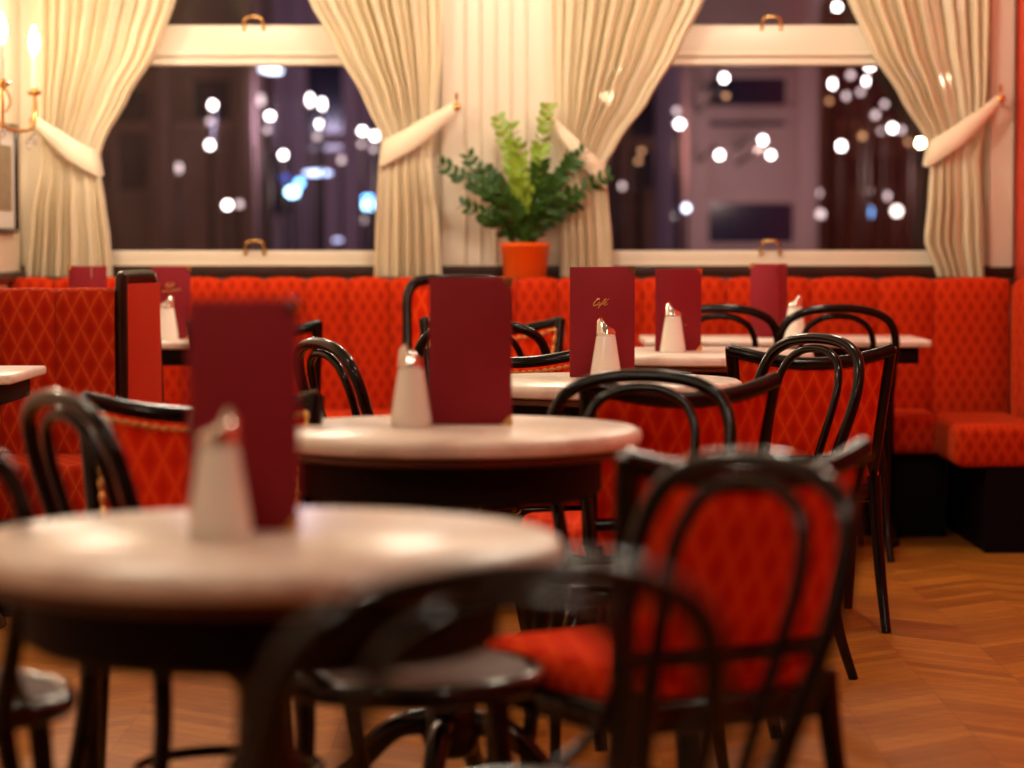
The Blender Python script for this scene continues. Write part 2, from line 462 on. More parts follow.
curtain([(-170, 32), (0, 34), (60, 36), (130, 38), (160, 40), (220, 30), (278, 24)],
        [(-170, 215), (0, 178), (50, 160), (100, 129), (140, 106), (160, 99), (200, 105), (240, 110), (278, 112)],
        158, (38, 122), 'sheer cream curtain beside the candle sconce, tied back to the left', 11, 3, -1)
curtain([(-170, 255), (0, 311), (50, 338), (100, 366), (140, 384), (160, 381), (200, 379), (240, 377), (278, 376)],
        [(-170, 448), (0, 444), (60, 442), (130, 436), (160, 432), (220, 440), (278, 443)],
        148, (457, 108), 'sheer cream curtain on the right side of the left window', 13, 5, 1)
curtain([(-170, 548), (0, 551), (60, 552), (130, 556), (165, 560), (220, 558), (278, 560)],
        [(-170, 770), (0, 705), (50, 680), (100, 650), (140, 620), (168, 603), (200, 608), (240, 612), (278, 613)],
        170, (548, 118), 'sheer cream curtain behind the potted plant, left side of right window', 13, 8, -1)
curtain([(-170, 790), (0, 846), (50, 868), (100, 900), (140, 925), (160, 930), (200, 928), (240, 924), (278, 938)],
        [(-170, 992), (0, 990), (60, 988), (130, 984), (160, 978), (220, 982), (278, 984)],
        148, (997, 100), 'sheer cream curtain at the right end, beside the red wall', 12, 11, 1)

# ------------------------------------------------------------------ wall bench
def tuft(x0, x1, z0, z1, yb, th, M=None, top=.012, bul=.018):
    """one padded channel; front faces -y, back plane at yb"""
    b = MB(); nu = 10
    prof = [(0, 0.0), (1, 0.0), (1, .04), (1, .2), (1, .4), (1, .6), (1, .8), (1, .93), (.8, .985), (.45, 1.0), (.1, .99), (0, .96)]
    vs = []; fs = []
    for i in range(nu + 1):
        u = i / nu; k = 1 - abs(2 * u - 1) ** 3.2
        for (d, h) in prof:
            y = yb - (th - bul + bul * k) * d * (1 if h > .06 else .96)
            z = z0 + (z1 - top + top * k - z0) * h
            vs.append((x0 + (x1 - x0) * u, y, z))
    P = len(prof)
    for i in range(nu):
        for j in range(P): fs.append((i * P + j, (i + 1) * P + j, (i + 1) * P + (j + 1) % P, i * P + (j + 1) % P))
    fs.append(tuple(range(P))); fs.append(tuple(nu * P + j for j in reversed(range(P))))
    return b.add(vs, fs, True, M)


bench = tag(empty('padded_bench', (0, 10.1, 0)), 'long red padded wall bench with black base running below the windows', 'bench')
seams = [XL + .01]
while seams[-1] < 1.2: seams.append(seams[-1] + .163)
seams = [s_ for s_ in seams if s_ < 1.25] + [1.415, 1.63, 1.925]
for a, c_ in zip(seams[:-1], seams[1:]):
    tuft(a + .001, c_ - .001, .40, .965, .27, .09).build('back_panel', M_FABB, bench)
for a, c_ in ((XL + .01, -.9), (-.9, .15), (.15, 1.1), (1.1, 1.615)):
    MB().box(a + .002, c_ - .002, -.27, .20, .315, .455, .035, seg=3).build('seat_cushion', M_FABB, bench)
MB().box(XL + .01, 1.62, -.20, .26, .0, .315).build('base', M_BASE, bench)
sb = tag(empty('side_bench', (1.8, 9.9, 0)), 'short red upholstered bench running along the red wall, end turned outward', 'bench')
yy = 9.42
while yy < 10.15:
    M = Matrix.Translation((.195, 0, 0)) @ Matrix.Rotation(-PI / 2, 4, 'Z')
    tuft(-(min(yy + .2, 10.24) - 9.9), -(yy - 9.9) - .002, .40, .965, 0, .09, M).build('back_panel', M_FABB, sb); yy += .2
MB().box(-.235, .11, -.52, -.03, .305, .455, .035, seg=3).build('seat_cushion', M_FABB, sb)
MB().box(-.18, .11, -.025, .28, .315, .45, .03, seg=3).build('seat_cushion', M_FABB, sb)
MB().box(-.12, .19, -.50, .36, .0, .312).build('base', M_BASE, sb)

# ------------------------------------------------------------------ booth on the left
booth = tag(empty('booth_bench', (-1.58, 8.1, 0)), 'red high-backed booth bench with a dark wooden end post, left side', 'bench')
for a, c_ in ((-.36, -.195), (-.193, -.0), (.002, .17), (.172, .352)):
    tuft(a, c_, .38, .965, .20, .10, top=.006).build('back_panel', M_FABC, booth)
MB().box(-.36, .35, -.36, .11, .29, .455, .04, seg=3).build('seat_cushion', M_FABC, booth)
MB().box(-.36, .34, -.28, .24, .0, .29).build('base', M_BASE, booth)
MB().tube(spline([(.372, .14, .0), (.372, .14, .5), (.372, .14, .95), (.372, .155, .985), (.372, .19, .995), (.42, .38, .995), (.425, .41, .985), (.428, .425, .93), (.44, .47, .5), (.445, .49, 0)], 5), .024, 8, flat=.8).build('end_frame', M_DRK, booth)
b = MB()
def bp(u, v):
    z = .36 + .615 * v; y0, y1 = .155, .48 - .06 * v
    return ((.365 + (.43 - .365) * u + .012, y0 + (y1 - y0) * u, z), (1, -.2, 0))
b.slab(bp, .05, 6, 6); b.build('end_panel', M_FABP, booth, label='plain red upholstered end panel')
MB().box(-.36, .36, .255, .56, .36, .955, .03).build('rear_backrest', M_FABC, booth)
MB().box(-.36, .36, .26, .58, .0, .36).build('rear_base', M_BASE, booth)

# ------------------------------------------------------------------ bentwood chair
M_SEATB = mat('brown_seat_board', (0.07, 0.022, 0.010), 0.5, spec=.2); N(M_SEATB)
def bentwood():
    o = empty('bentwood_chair')
    b = MB(); ring = [(.2 * math.cos(t * PI / 16), .2 * math.sin(t * PI / 16), .44) for t in range(32)]
    b.tube(ring, .019, 10, closed=True, flat=.95); b.build('seat_frame', M_BLK, o)
    MB().lathe([(.01, .432), (.185, .434), (.19, .452), (.16, .466), (.08, .470), (.01, .470)], 32).build('seat', M_SEATB, o)
    def yb(z): return -.205 - .118 * ((z - .44) / .42) ** 1.1 if z > .44 else -.205
    def hoop(pts, r, nm):
        full = [(-x, yb(z), z) for x, z in pts] + [(x, yb(z), z) for x, z in reversed(pts) if x > .001]
        MB().tube(spline(full, 6), r, 12, up=(0, 1, 0)).build(nm, M_BLK, o)
    hoop([(.148, .42), (.158, .50), (.180, .60), (.197, .69), (.196, .76), (.172, .815), (.12, .845), (.06, .857), (0, .86)], .0145, 'back_hoop')
    hoop([(.088, .44), (.098, .52), (.113, .62), (.122, .70), (.119, .755), (.098, .80), (.06, .824), (.03, .832), (0, .834)], .0105, 'inner_hoop')
    for s_ in (-1, 1):
        MB().tube(spline([(s_ * .150, -.205, .44), (s_ * .172, -.215, .30), (s_ * .18, -.25, .12), (s_ * .188, -.29, 0)], 5), [.0165, .0125], 10).build('leg', M_BLK, o)
        MB().tube(spline([(s_ * .135, .135, .43), (s_ * .145, .15, .28), (s_ * .16, .175, .12), (s_ * .172, .20, 0)], 5), [.019, .0125], 10).build('leg', M_BLK, o)
        MB().tube(spline([(s_ * .165, -.225, .56), (s_ * .165, -.19, .50), (s_ * .168, -.12, .455), (s_ * .16, -.10, .44)], 5), .009, 8).build('back_brace', M_BLK, o)
    MB().tube([(.158 * math.cos(t * PI / 14), .155 * math.sin(t * PI / 14) - .02, .22) for t in range(28)], .0095, 8, closed=True).build('leg_ring', M_BLK, o)
    return o


def upholstered(h=.825, plain=False):
    o = empty('high_back_chair' if plain else 'upholstered_chair')
    z0, z1 = .50, h - .035
    W0, W1 = (.175, .18) if plain else (.19, .228)
    dip = 0 if plain else .038; bow = .02 if plain else .055
    def back(u, z):      # surface of the backrest: u in -1..1
        k = (z - .45) / (h - .45)
        x = u * (W0 + (W1 - W0) * k); y = -.205 - .10 * k + bow * u * u * (.5 + .5 * k)
        return x, y
    def ztop(u): return z1 - dip * (1 - u * u)
    def fp(u, v):
        uu = (u * 2 - 1) * .93; z = z0 + (ztop(uu) - z0) * v; x, y = back(uu, z); return ((x, y, z), (0, 1, 0))
    MB().slab(fp, .042, 18, 10).build('backrest', M_FAB, o)
    # top rail: thick bow with raised ends
    pts = []
    for i in range(17):
        u = -1 + i / 8; z = ztop(u) + .013; x, y = back(u * 1.03, z); pts.append((x, y - .005, z))
    if not plain: MB().tube(pts, [.019] * 17, 10, flat=.95, up=(0, 0, 1)).build('top_rail', M_BLK, o)
    else:
        q_ = [(s_ * W0, back(1, z)[1], z) for s_, z in ((-1, .43), (-1, .6), (-1, .8), (-1, h - .07))] + [(-W0 + .02, back(.8, h - .02)[1], h - .015), (-W0 + .07, back(.6, h)[1], h), (0, back(0, h)[1], h)]
        q_ += [(-x, y, z) for x, y, z in reversed(q_[:-1])]
        MB().tube(spline(q_, 6), .02, 10, up=(0, 1, 0)).build('back_frame', M_BLK, o)
    pts = [];
    for i in range(9):
        u = -1 + i / 4; x, y = back(u, .485); pts.append((x, y, .485))
    MB().tube(pts, .015, 8, up=(0, 0, 1)).build('lower_rail', M_BLK, o)
    for s_ in (-1, 1):
        pts = [(*back(s_, z)[:2], z) for z in (.43, .52, .62, .72, z1 + .02)]
        if not plain: MB().tube(pts, [.018, .019, .019, .019, .019], 8, up=(0, 1, 0), flat=1).build('stile', M_BLK, o)
        MB().tube(spline([(s_ * W0, -.203, .44), (s_ * (W0 + .005), -.215, .33), (s_ * (W0 + .014), -.25, .15), (s_ * (W0 + .022), -.30, 0)], 5), [.021, .014], 8).build('leg', M_BLK, o)
        MB().tube([(s_ * .195, .19, .41), (s_ * .195, .195, .2), (s_ * .19, .20, 0)], [.021, .014], 8).build('leg', M_BLK, o)
    b = MB(); b.box(-.215, .215, -.215, .215, .365, .415, .012); b.build('seat_rail', M_BLK, o)
    b = MB(); b.box(-.212, .212, -.19, .222, .405, .475, .028, seg=3); b.build('seat', M_FAB, o)
    b = MB(); path = []
    for k in range(7): path.append((-.93, z0 + .02 + (z1 - z0 - .05) * k / 7))
    for k in range(15): path.append((-.93 + 1.86 * k / 14, None))
    for k in range(7): path.append((.93, z1 - .03 - (z1 - z0 - .05) * k / 6))
    pp = []
    for u, z in path:
        if z is None: z = ztop(u) - .012
        x, y = back(u, z); pp.append((x, y + .022, z))
    sp_ = spline(pp, 12); rr_ = [.0025 + .0042 * abs(math.sin(PI * k / 8)) for k in range(len(sp_))]
    b.tube(sp_, rr_, 6)
    if not plain: b.build('nailhead_trim', M_NAIL, o)
    return o


protoB = bentwood(); protoU = upholstered(); protoH = upholstered(.965, True)
used = set()
def place(proto, hx, hy, f, label, group, sc=1.0):
    """hx, hy: centre of the backrest's top; f: facing direction"""
    L = math.hypot(*f); f = (f[0] / L, f[1] / L)
    o = proto if proto.name not in used else copy_tree(proto)
    used.add(proto.name)
    o.location = (hx + .29 * f[0] * sc, hy + .29 * f[1] * sc, 0); o.rotation_euler = (0, 0, facing(f)); o.scale = (sc, sc, sc)
    return tag(o, label, 'chair', group)


GB, GU = 'black bentwood cafe chairs', 'red upholstered chairs'
place(protoB, -.01, 2.12, (-.42, .9), 'black bentwood chair nearest the camera, its blurred hoops in front of the first marble table', GB)
place(protoB, .285, 3.33, (-.8, -.6), 'large black bentwood chair at right foreground, its hoops over a red chair back', GB, .98)
place(protoB, .27, 5.6, (-.2, -1), 'bentwood chair behind the right edge of the second round marble table', GB, .965)
place(protoB, .765, 6.87, (-.84, -.55), 'narrow turned bentwood chair between the third table and the right rear table', GB)
place(protoB, .71, 9.12, (0, 1), 'bentwood chair at the rear right table, the left one of two', GB, 1.02)
place(protoB, 1.115, 9.12, (-.05, 1), 'bentwood chair at the rear right table, the right one of two', GB, 1.02)
place(protoB, -.45, 6.6, (.9, .43), 'bentwood chair just left of the shaker on the second table, before the wall bench', GB)
place(protoB, -.715, 4.36, (.86, .5), 'bentwood chair behind the left edge of the front marble table', GB)
place(protoB, -.45, 4.12, (1, .02), 'bentwood chair turned edge-on behind the menu on the front table', GB)
place(protoB, -.86, 3.6, (0, 1), 'bentwood chair cut off by the left edge of the photo', GB)
place(protoB, -.09, 8.05, (.05, 1), 'small far bentwood chair whose hoops show right of the second menu', GB)
place(protoU, .385, 4.05, (-.52, .85), 'red upholstered chair seen from behind at right foreground, orange seat lit', GU, .985)
place(protoU, .39, 5.85, (-.35, .94), 'red upholstered chair seen from behind, right of the second marble table', GU)
place(protoU, .85, 7.5, (-.05, 1), 'red upholstered chair seen from behind, right of the third table', GU, 1.0)
place(protoU, -.62, 5.3, (.1, -1), 'red upholstered chair with brass nails facing us, left behind the front menu', GU)
place(protoU, .00, 7.5, (.12, -1), 'red chair with brass nails facing us, between the second and third menus', GU)
place(protoU, -.07, 9.2, (.05, -1), 'far small red chair with brass nails, left of the middle menu with gold lettering', GU, 1.035)
place(protoU, -.905, 9.2, (.25, 1), 'dark upholstered chair nearly hidden behind the front menu', GU, 1.02)
place(protoH, -.20, 9.6, (0, -1), 'tall red chair with rounded dark frame behind the second menu', 'tall chairs')

# ------------------------------------------------------------------ tables
def round_table(x, y, label, rz):
    o = tag(empty('round_table', (x, y, 0), rz), label, 'table', 'round marble cafe tables')
    MB().lathe([(.01, .7185), (.358, .7185), (.371, .723), (.375, .735), (.372, .746), (.362, .752), (.01, .752)], 72).build('marble_top', M_MARB, o)
    MB().lathe([(.01, .700), (.345, .700), (.352, .704), (.352, .714), (.345, .718), (.01, .718)], 64).build('edge_ring', M_CASTL, o)
    MB().lathe([(.01, .62), (.28, .62), (.295, .63), (.295, .6995), (.01, .6995)], 48).build('apron', M_APR, o)
    MB().lathe([(.03, .10), (.05, .11), (.062, .15), (.050, .20), (.034, .23), (.030, .34), (.036, .40), (.050, .43), (.052, .46), (.036, .49), (.034, .56), (.07, .60), (.11, .6195), (.01, .6195)], 24).build('column', M_BLK, o)
    for k in range(4):
        a = PI / 4 + k * PI / 2; c_, s_ = math.cos(a), math.sin(a)
        MB().tube(spline([(r_ * c_, r_ * s_, z) for r_, z in ((.045, .17), (.12, .15), (.20, .07), (.27, .025), (.31, .022))], 5), [.026, .018], 8).build('foot', M_BLK, o)
    return o


TB = .752
T1 = (-.31, 3.30); T2 = (-.12, 5.2); T3 = (.225, 6.92); T4 = (.60, 8.6)
round_table(*T1, 'round cream marble table nearest the camera, blurred, at left', .1)
round_table(*T2, 'second round marble table, mid picture, with shaker and maroon menu', .6)
round_table(*T3, 'third round marble table, under the menu lettered in gold', .3)
round_table(*T4, 'fourth small marble table behind the lettered menu, with second sharp shaker', .2)


def rect_table(x0, x1, y0, y1, label, th=.026, curl=False):
    o = tag(empty('wall_table', ((x0 + x1) / 2, (y0 + y1) / 2, 0)), label, 'table')
    a, c_ = (x1 - x0) / 2, (y1 - y0) / 2
    MB().box(-a, a, -c_, c_, TB - th, TB, .008, seg=3).build('marble_top', M_MARB, o)
    MB().box(-a + .04, a - .04, -c_ + .04, c_ - .04, TB - th - .06, TB - th - .0005, .004).build('apron', M_APR, o)
    for s_ in (-1, 1):
        b = MB(); X = s_ * (a - .12)
        b.tube([(X, 0, TB - th - .06), (X, 0, .06)], .022, 10)
        b.tube(spline([(X, -.2, .02), (X, -.15, .04), (X, 0, .09), (X, .12, .04), (X, .17, .02)], 5), .018, 8)
        b.tube(spline([(X, -.15, .68), (X, -.10, .58), (X, -.02, .52)], 5), .012, 8); b.tube(spline([(X, .15, .68), (X, .10, .58), (X, .02, .52)], 5), .012, 8)
        b.build('trestle_leg', M_BLK, o)
    return o


rect_table(.475, 1.50, 9.50, 9.98, 'long pale marble table at rear right, before the wall bench')
rect_table(-1.75, -.79, 9.35, 9.85, 'marble table at rear left, partly behind the booth')
rect_table(-1.92, -1.34, 7.12, 7.66, 'cream table corner at the left edge of the photo, before the booth')


# ------------------------------------------------------------------ shakers
def shaker():
    o = empty('sugar_shaker')
    seg = 12
    MB().lathe([(.01, .0), (.039, .0), (.042, .006), (.0405, .02), (.0262, .108), (.025, .112), (.01, .112)], seg).build('glass_body', M_SUG, o)
    b = MB()
    n = 24; rings = [(.0245, .1125), (.0265, .115), (.0265, .12), (.0255, .122)]
    prof = rings
    vs = []; fs = []
    for r, z in prof:
        for k in range(n): t_ = 2 * PI * k / n; vs.append((r * math.cos(t_), r * math.sin(t_), z))
    for k in range(n):      # slanted top
        t_ = 2 * PI * k / n; c_ = math.cos(t_); vs.append((.024 * c_, .024 * math.sin(t_), .139 - .011 * c_))
    for k in range(n):
        t_ = 2 * PI * k / n; c_ = math.cos(t_); vs.append((.016 * c_ - .003, .016 * math.sin(t_), .146 - .012 * c_))
    m = len(prof) + 2
    for i in range(m - 1):
        for k in range(n): fs.append((i * n + k, i * n + (k + 1) % n, (i + 1) * n + (k + 1) % n, (i + 1) * n + k))
    fs.append(tuple(reversed(range(n)))); fs.append(tuple((m - 1) * n + k for k in range(n)))
    b.add(vs, fs, True); cap = b.build('metal_cap', M_CHROME, o)
    MB().tube([(-.010, 0, .146), (-.016, 0, .158)], [.007, .0055], 10).build('spout', M_CHROME, cap)
    return o


protoS = shaker(); first = True
for px, Y, rz, lab in ((218, 3.28, PI + .4, 'white sugar shaker on the front marble table, strongly blurred'),
                       (411, 5.22, .6, 'white sugar shaker left of the menu on the second table'),
                       (606, 6.94, .1, 'sharp white sugar shaker with slanted metal cap before the lettered menu'),
                       (673, 8.52, 0, 'white sugar shaker on the fourth table, right of the sharp one'),
                       (795, 9.62, PI, 'white sugar shaker on the long rear right table'),
                       (167, 9.50, PI, 'white sugar shaker on the rear left table beside the booth post')):
    o = protoS if first else copy_tree(protoS); first = False
    o.location = ((px - 512) / F * Y, Y, TB + .0005); o.rotation_euler = (0, 0, rz)
    tag(o, lab, 'shaker', 'sugar shakers')


# ------------------------------------------------------------------ menus
CAFE = [[(.30, .78), (.27, .95), (.18, .98), (.08, .75), (.02, .40), (.05, .14), (.14, .08), (.26, .22)],
        [(.44, .48), (.36, .52), (.30, .35), (.33, .16), (.42, .22), (.47, .48), (.45, .24), (.50, .14)],
        [(.50, .14), (.60, .45), (.74, .92), (.70, 1.0), (.63, .75), (.58, .30), (.50, -.20), (.46, -.16), (.52, .12), (.70, .38)],
        [(.70, .30), (.84, .42), (.88, .56), (.80, .60), (.74, .38), (.78, .16), (.92, .18), (1.02, .34)],
        [(.84, .76), (.96, .98)]]


def strokes(b, lines, x0, z0, wd, ht, y, r, slant=.12, up=.0):
    for ln in lines:
        p = spline([(x0 + (u + slant * v) * wd, y, z0 + v * ht + up * u * wd) for u, v in ln], 5)
        b.tube(p, r, 6)


def menu(px, Y, yaw, label, h=.29, wd=.17, opening=28, hinge=-1, text=None, stud=False, dog=1):
    """standing menu; front board faces the camera side, hinge on the given side, second board behind"""
    x = (px - 512) / F * Y
    o = tag(empty('menu', (x, Y, TB + .0005), yaw), label, 'menu', 'standing maroon menus')
    MB().box(-wd / 2, wd / 2, -.002, .002, 0, h, .0012, seg=1).build('front_cover', M_MENU, o)
    hx = hinge * wd / 2
    M = Matrix.Translation((hx, .004, 0)) @ Matrix.Rotation(-hinge * math.radians(opening) * 1, 4, 'Z') @ Matrix.Translation((-hx, 0, 0))
    MB().box(-wd / 2, wd / 2, 0, .004, 0, h, .0012, seg=1, M=M).build('back_cover', M_MENU, o)
    M2 = Matrix.Translation((hx, .003, 0)) @ Matrix.Rotation(-hinge * math.radians(opening) * .5, 4, 'Z') @ Matrix.Translation((-hx, 0, 0))
    if opening < 90: MB().box(-wd / 2 + .006, wd / 2 - .006, 0, .0012, .006, h - .008, M=M2).build('pages', M_PAGE, o)
    e = -hinge * wd / 2; s_ = -hinge
    for zz in (h, 0):
        d = -1 if zz else 1; b = MB()
        b.add([(e + s_ * .0015, -.0035, zz - d * .0015), (e - s_ * .020, -.0035, zz - d * .0015), (e - s_ * .018, -.0035, zz + d * .004), (e - s_ * .004, -.0035, zz + d * .018), (e + s_ * .0015, -.0035, zz + d * .020),
               (e + s_ * .0015, .0032, zz - d * .0015), (e - s_ * .020, .0032, zz - d * .0015), (e - s_ * .018, .0032, zz + d * .004), (e - s_ * .004, .0032, zz + d * .018), (e + s_ * .0015, .0032, zz + d * .020)],
              [(0, 1, 2, 3, 4), (9, 8, 7, 6, 5), (0, 5, 6, 1), (1, 6, 7, 2), (2, 7, 8, 3), (3, 8, 9, 4), (4, 9, 5, 0)])
        b.build('corner_mount', M_GOLD, o)
    if text:
        b = MB()
        if text == 1: strokes(b, CAFE, -.027, h - .103, .037, .020, -.0025, .0010, .25)
        else:
            strokes(b, CAFE, -.022, h - .075, .030, .015, -.0025, .0010, .25)
            wl = [[(i * .06 + .02, .5 + .35 * math.sin(i * 1.9)) for i in range(17)]]
            strokes(b, wl, -.037, h - .098, .072, .013, -.0025, .0012, .1, .12)
        b.build('gold_lettering', M_GOLDP, o)
    if stud: MB().sphere((.022, -.003, .085), .003, 8).build('stud', M_GOLD, o)
    return o


menu(243, 3.36, .0, 'large blurred maroon menu standing on the front marble table', .292, .14, 30, -1)
menu(470.5, 5.26, -.06, 'maroon menu standing on the second table beside its shaker', .29, .163, 28, -1)
menu(602.5, 7.02, -.02, 'sharp maroon menu with gold lettering on the third table', .29, .17, 30, -1, text=1)
menu(679, 8.62, .45, 'plain maroon menu behind the shaker on the fourth table', .265, .165, 30, -1, stud=True)
menu(763.5, 9.74, -.35, 'half open maroon menu on the long rear right table', .27, .10, 95, 1)
menu(171, 9.58, .0, 'maroon menu with gold script on the rear left table', .262, .14, 30, -1, text=2)
menu(80, 9.66, -.35, 'half hidden maroon menu rising above the booth back, far left', .262, .093, 95, 1)

# ------------------------------------------------------------------ potted plant
pl = tag(empty('potted_plant', (at(525, 250, 10.47).x, 10.47, .9575)), 'green zamioculcas plant in a bright orange pot between the windows', 'plant')
MB().lathe([(.01, 0), (.078, 0), (.082, .004), (.098, .125), (.101, .127), (.101, .14), (.092, .14), (.090, .118), (.01, .118)], 36).build('pot', M_ORNG, pl)
MB().lathe([(.01, .1185), (.089, .1185), (.07, .126), (.01, .128)], 20).build('soil', M_SOIL, pl)
base = pl.location.copy()
def stem(tipx, tipy, dy, light, bend, n, ls):
    tip = at(tipx, tipy, 10.47) - base; tip.y = dy
    s0 = Vector((tip.x * .10 + R.uniform(-.02, .02), max(-.05, min(.05, dy * .3)), .12))
    mid = s0.lerp(tip, .5) + Vector((-math.copysign(bend, tip.x) if abs(tip.x) > .02 else 0, 0, bend * 0.6))
    mid = s0.lerp(tip, .5) + Vector((-tip.x * bend, 0, abs(tip.x) * bend * .5))
    pts = spline([s0, mid, tip], 12); k = len(pts)
    st = MB().tube(pts, [.007, .0022], 7).build('stem', M_LEAFL if light else M_LEAFD, pl)
    b = MB()
    n = int(n * .9)
    for i in range(n):
        t_ = .24 + .76 * i / (n - 1); j = min(k - 2, int(t_ * (k - 1))); p = pts[j].lerp(pts[j + 1], t_ * (k - 1) - j)
        tg = (pts[j + 1] - pts[j]).normalized()
        side0 = tg.cross(Vector((0, -1, .25))).normalized()
        for s_ in (-1, 1):
            L = ls * 1.42 * R.uniform(.8, 1.12) * (1 - .45 * abs(t_ - .5)); Wd = L * .30
            d = (side0 * s_ * .8 + tg * .62 + Vector((0, R.uniform(-.35, .25), R.uniform(-.05, .2)))).normalized()
            nrm = (d.cross(tg) + Vector((0, R.uniform(-.8, .8), R.uniform(-.5, .5)))).normalized(); q = d.cross(nrm).normalized()
            vs = []
            for a, wf in ((0, .12), (.2, .75), (.5, 1), (.78, .65), (1, .04)):
                c0 = p + d * (L * a) + nrm * (-.10 * L * a * a)
                for ss, hh in ((-1, .16), (0, 0), (1, .16)): vs.append(c0 + q * (ss * Wd * wf) + nrm * (hh * Wd * wf * 2))
            fs = []
            for a in range(4):
                for c_ in range(2): fs.append((a * 3 + c_, a * 3 + c_ + 1, a * 3 + c_ + 4, a * 3 + c_ + 3))
            b.add(vs, fs, True)
    b.build('leaves', M_LEAFL if light else M_LEAFD, st)


for a in ((444, 166, -.05, 0, .18, 15, .042), (470, 157, .03, 0, .12, 13, .042), (464, 206, -.1, 0, .12, 10, .038), (499, 121, 0, 1, .2, 15, .04),
          (512, 128, .04, 1, .1, 14, .040), (547, 110, -.02, 1, .05, 16, .040), (582, 153, -.04, 0, .15, 15, .042), (606, 176, -.03, 0, .14, 13, .040),
          (568, 162, .05, 0, .1, 12, .04), (520, 150, -.12, 1, .1, 11, .042), (540, 165, -.10, 0, .1, 11, .045), (500, 190, -.13, 0, .1, 9, .045),
          (555, 195, -.12, 0, .1, 9, .045), (488, 172, .06, 0, .1, 11, .045), (528, 185, .06, 0, .1, 9, .045), (575, 205, .02, 0, .1, 8, .038), (510, 205, -.1, 0, .1, 7, .04), (538, 210, -.1, 0, .1, 7, .04)):
    stem(*a)

# ------------------------------------------------------------------ candle sconce and picture on the left wall
sc = tag(empty('wall_sconce', (XL, 9.72, 1.60)), 'brass candle sconce with crystal drops on the left wall, lit', 'wall lamp')
MB().lathe([(.01, 0), (.05, 0), (.055, .01), (.03, .02), (.02, .04), (.01, .045)], 20, M=Matrix.Rotation(PI / 2, 4, 'Y')).build('wall_plate', M_GOLD, sc)
M_FLAME = glow('candle_bulb_glow', (1.0, .83, .62), 380)
for (cx_, cy_) in ((.165, .28), (.155, -.30)):
    arm = MB().tube(spline([(.03, 0, 0), (.07, cy_ * .35, -.07), (cx_ * .9, cy_ * .8, -.085), (cx_, cy_, -.03), (cx_, cy_, .045)], 8), .0065, 8)
    arm.tube(spline([(.03, 0, .02), (.08, cy_ * .3, .07), (.10, cy_ * .5, .02), (.08, cy_ * .55, -.02)], 6), .0045, 8)
    am = arm.build('arm', M_GOLD, sc)
    MB().lathe([(.008, .045), (.022, .050), (.030, .062), (.027, .064), (.012, .056), (.012, .075), (.008, .075)], 16, M=Matrix.Translation((cx_, cy_, 0))).build('candle_cup', M_GOLD, am)
    MB().lathe([(.004, .058), (.011, .058), (.011, .200), (.004, .204)], 12, M=Matrix.Translation((cx_, cy_, 0))).build('candle', M_CAND, am)
    MB().lathe([(.004, .2045), (.015, .222), (.019, .245), (.013, .275), (.003, .305)], 12, M=Matrix.Translation((cx_, cy_, 0))).build('flame_bulb', M_FLAME, am, label='glowing flame shaped bulb')
    for dx in (0, .02):
        MB().sphere((cx_ - dx, cy_ * (1 - dx * 4), -.115 - dx), .012, 6, (1, 1, 1.7)).build('crystal_drop', M_CRYS, am)

pic = tag(empty('framed_picture', (XL, 10.17, 1.345)), 'framed picture with white mount on the left wall under the sconce', 'picture')
b = MB(); hy, hz, tw = .26, .21, .018
for (a, c_, d, e) in ((-hy, hy, hz - tw, hz), (-hy, hy, -hz, -hz + tw), (-hy, -hy + tw, -hz, hz), (hy - tw, hy, -hz, hz)): b.box(0, .025, a, c_, d, e, .003)
b.build('frame', M_DRK, pic)
MB().box(.004, .010, -hy + tw, hy - tw, -hz + tw, hz - tw).build('mount', M_MATB, pic)
MB().box(.0101, .0115, -hy + .085, hy - .085, -hz + .085, hz - .085).build('print', M_PIC, pic)

# ------------------------------------------------------------------ ceiling lamps (above the frame)
M_GLOBE = glow('opal_globe_glow', (1.0, .86, .66), 60 * LAMP)
for x, y, z in ((-1.15, 2.0, 3.0), (1.2, 2.6, 2.98), (-1.1, 5.4, 2.78), (1.2, 5.6, 2.78), (-1.0, 9.35, 2.42), (1.0, 9.35, 2.42), (.55, 7.3, 2.6), (-.03, 9.4, 2.42)):  # unseen globes; the rear ones by the windows are added to brighten the curtains
    o = tag(empty('pendant_lamp', (x, y, ZC)), 'unseen opal globe lamp on a brass rod, rear ones added to brighten the curtains', 'lamp', 'ceiling globe lamps')
    MB().lathe([(.01, -.02), (.05, -.02), (.06, 0), (.01, 0)], 16).tube([(0, 0, -.02), (0, 0, z - ZC + .115)], .008, 8).build('rod', M_GOLD, o)
    MB().sphere((0, 0, z - ZC), .12, 20).build('globe', M_GLOBE, o)

# ------------------------------------------------------------------ outside: night street
M_ASPH = mat('wet_asphalt', (0.05, 0.045, 0.05), 0.25); N(M_ASPH)
M_FACA = mat('street_facade_plaster', (0.36, 0.24, 0.26), 0.8); g = N(M_FACA); nz = g.noise(.8, 5)
g.l(g.mix(nz.outputs[0], (0.26, 0.16, 0.18), (0.46, 0.33, 0.34)), g.b.inputs['Base Color'])
M_FACB = mat('street_facade_brown', (0.22, 0.12, 0.09), 0.8); g = N(M_FACB); nz = g.noise(1.2, 5)
g.l(g.mix(nz.outputs[0], (0.14, 0.07, 0.06), (0.30, 0.18, 0.13)), g.b.inputs['Base Color'])
M_DGL = mat('dark_window_glass', (0.02, 0.015, 0.04), 0.15)
struct('ground', MB().box(-40, 40, YW + .31, 90, -1.3, -1.2), M_ASPH)


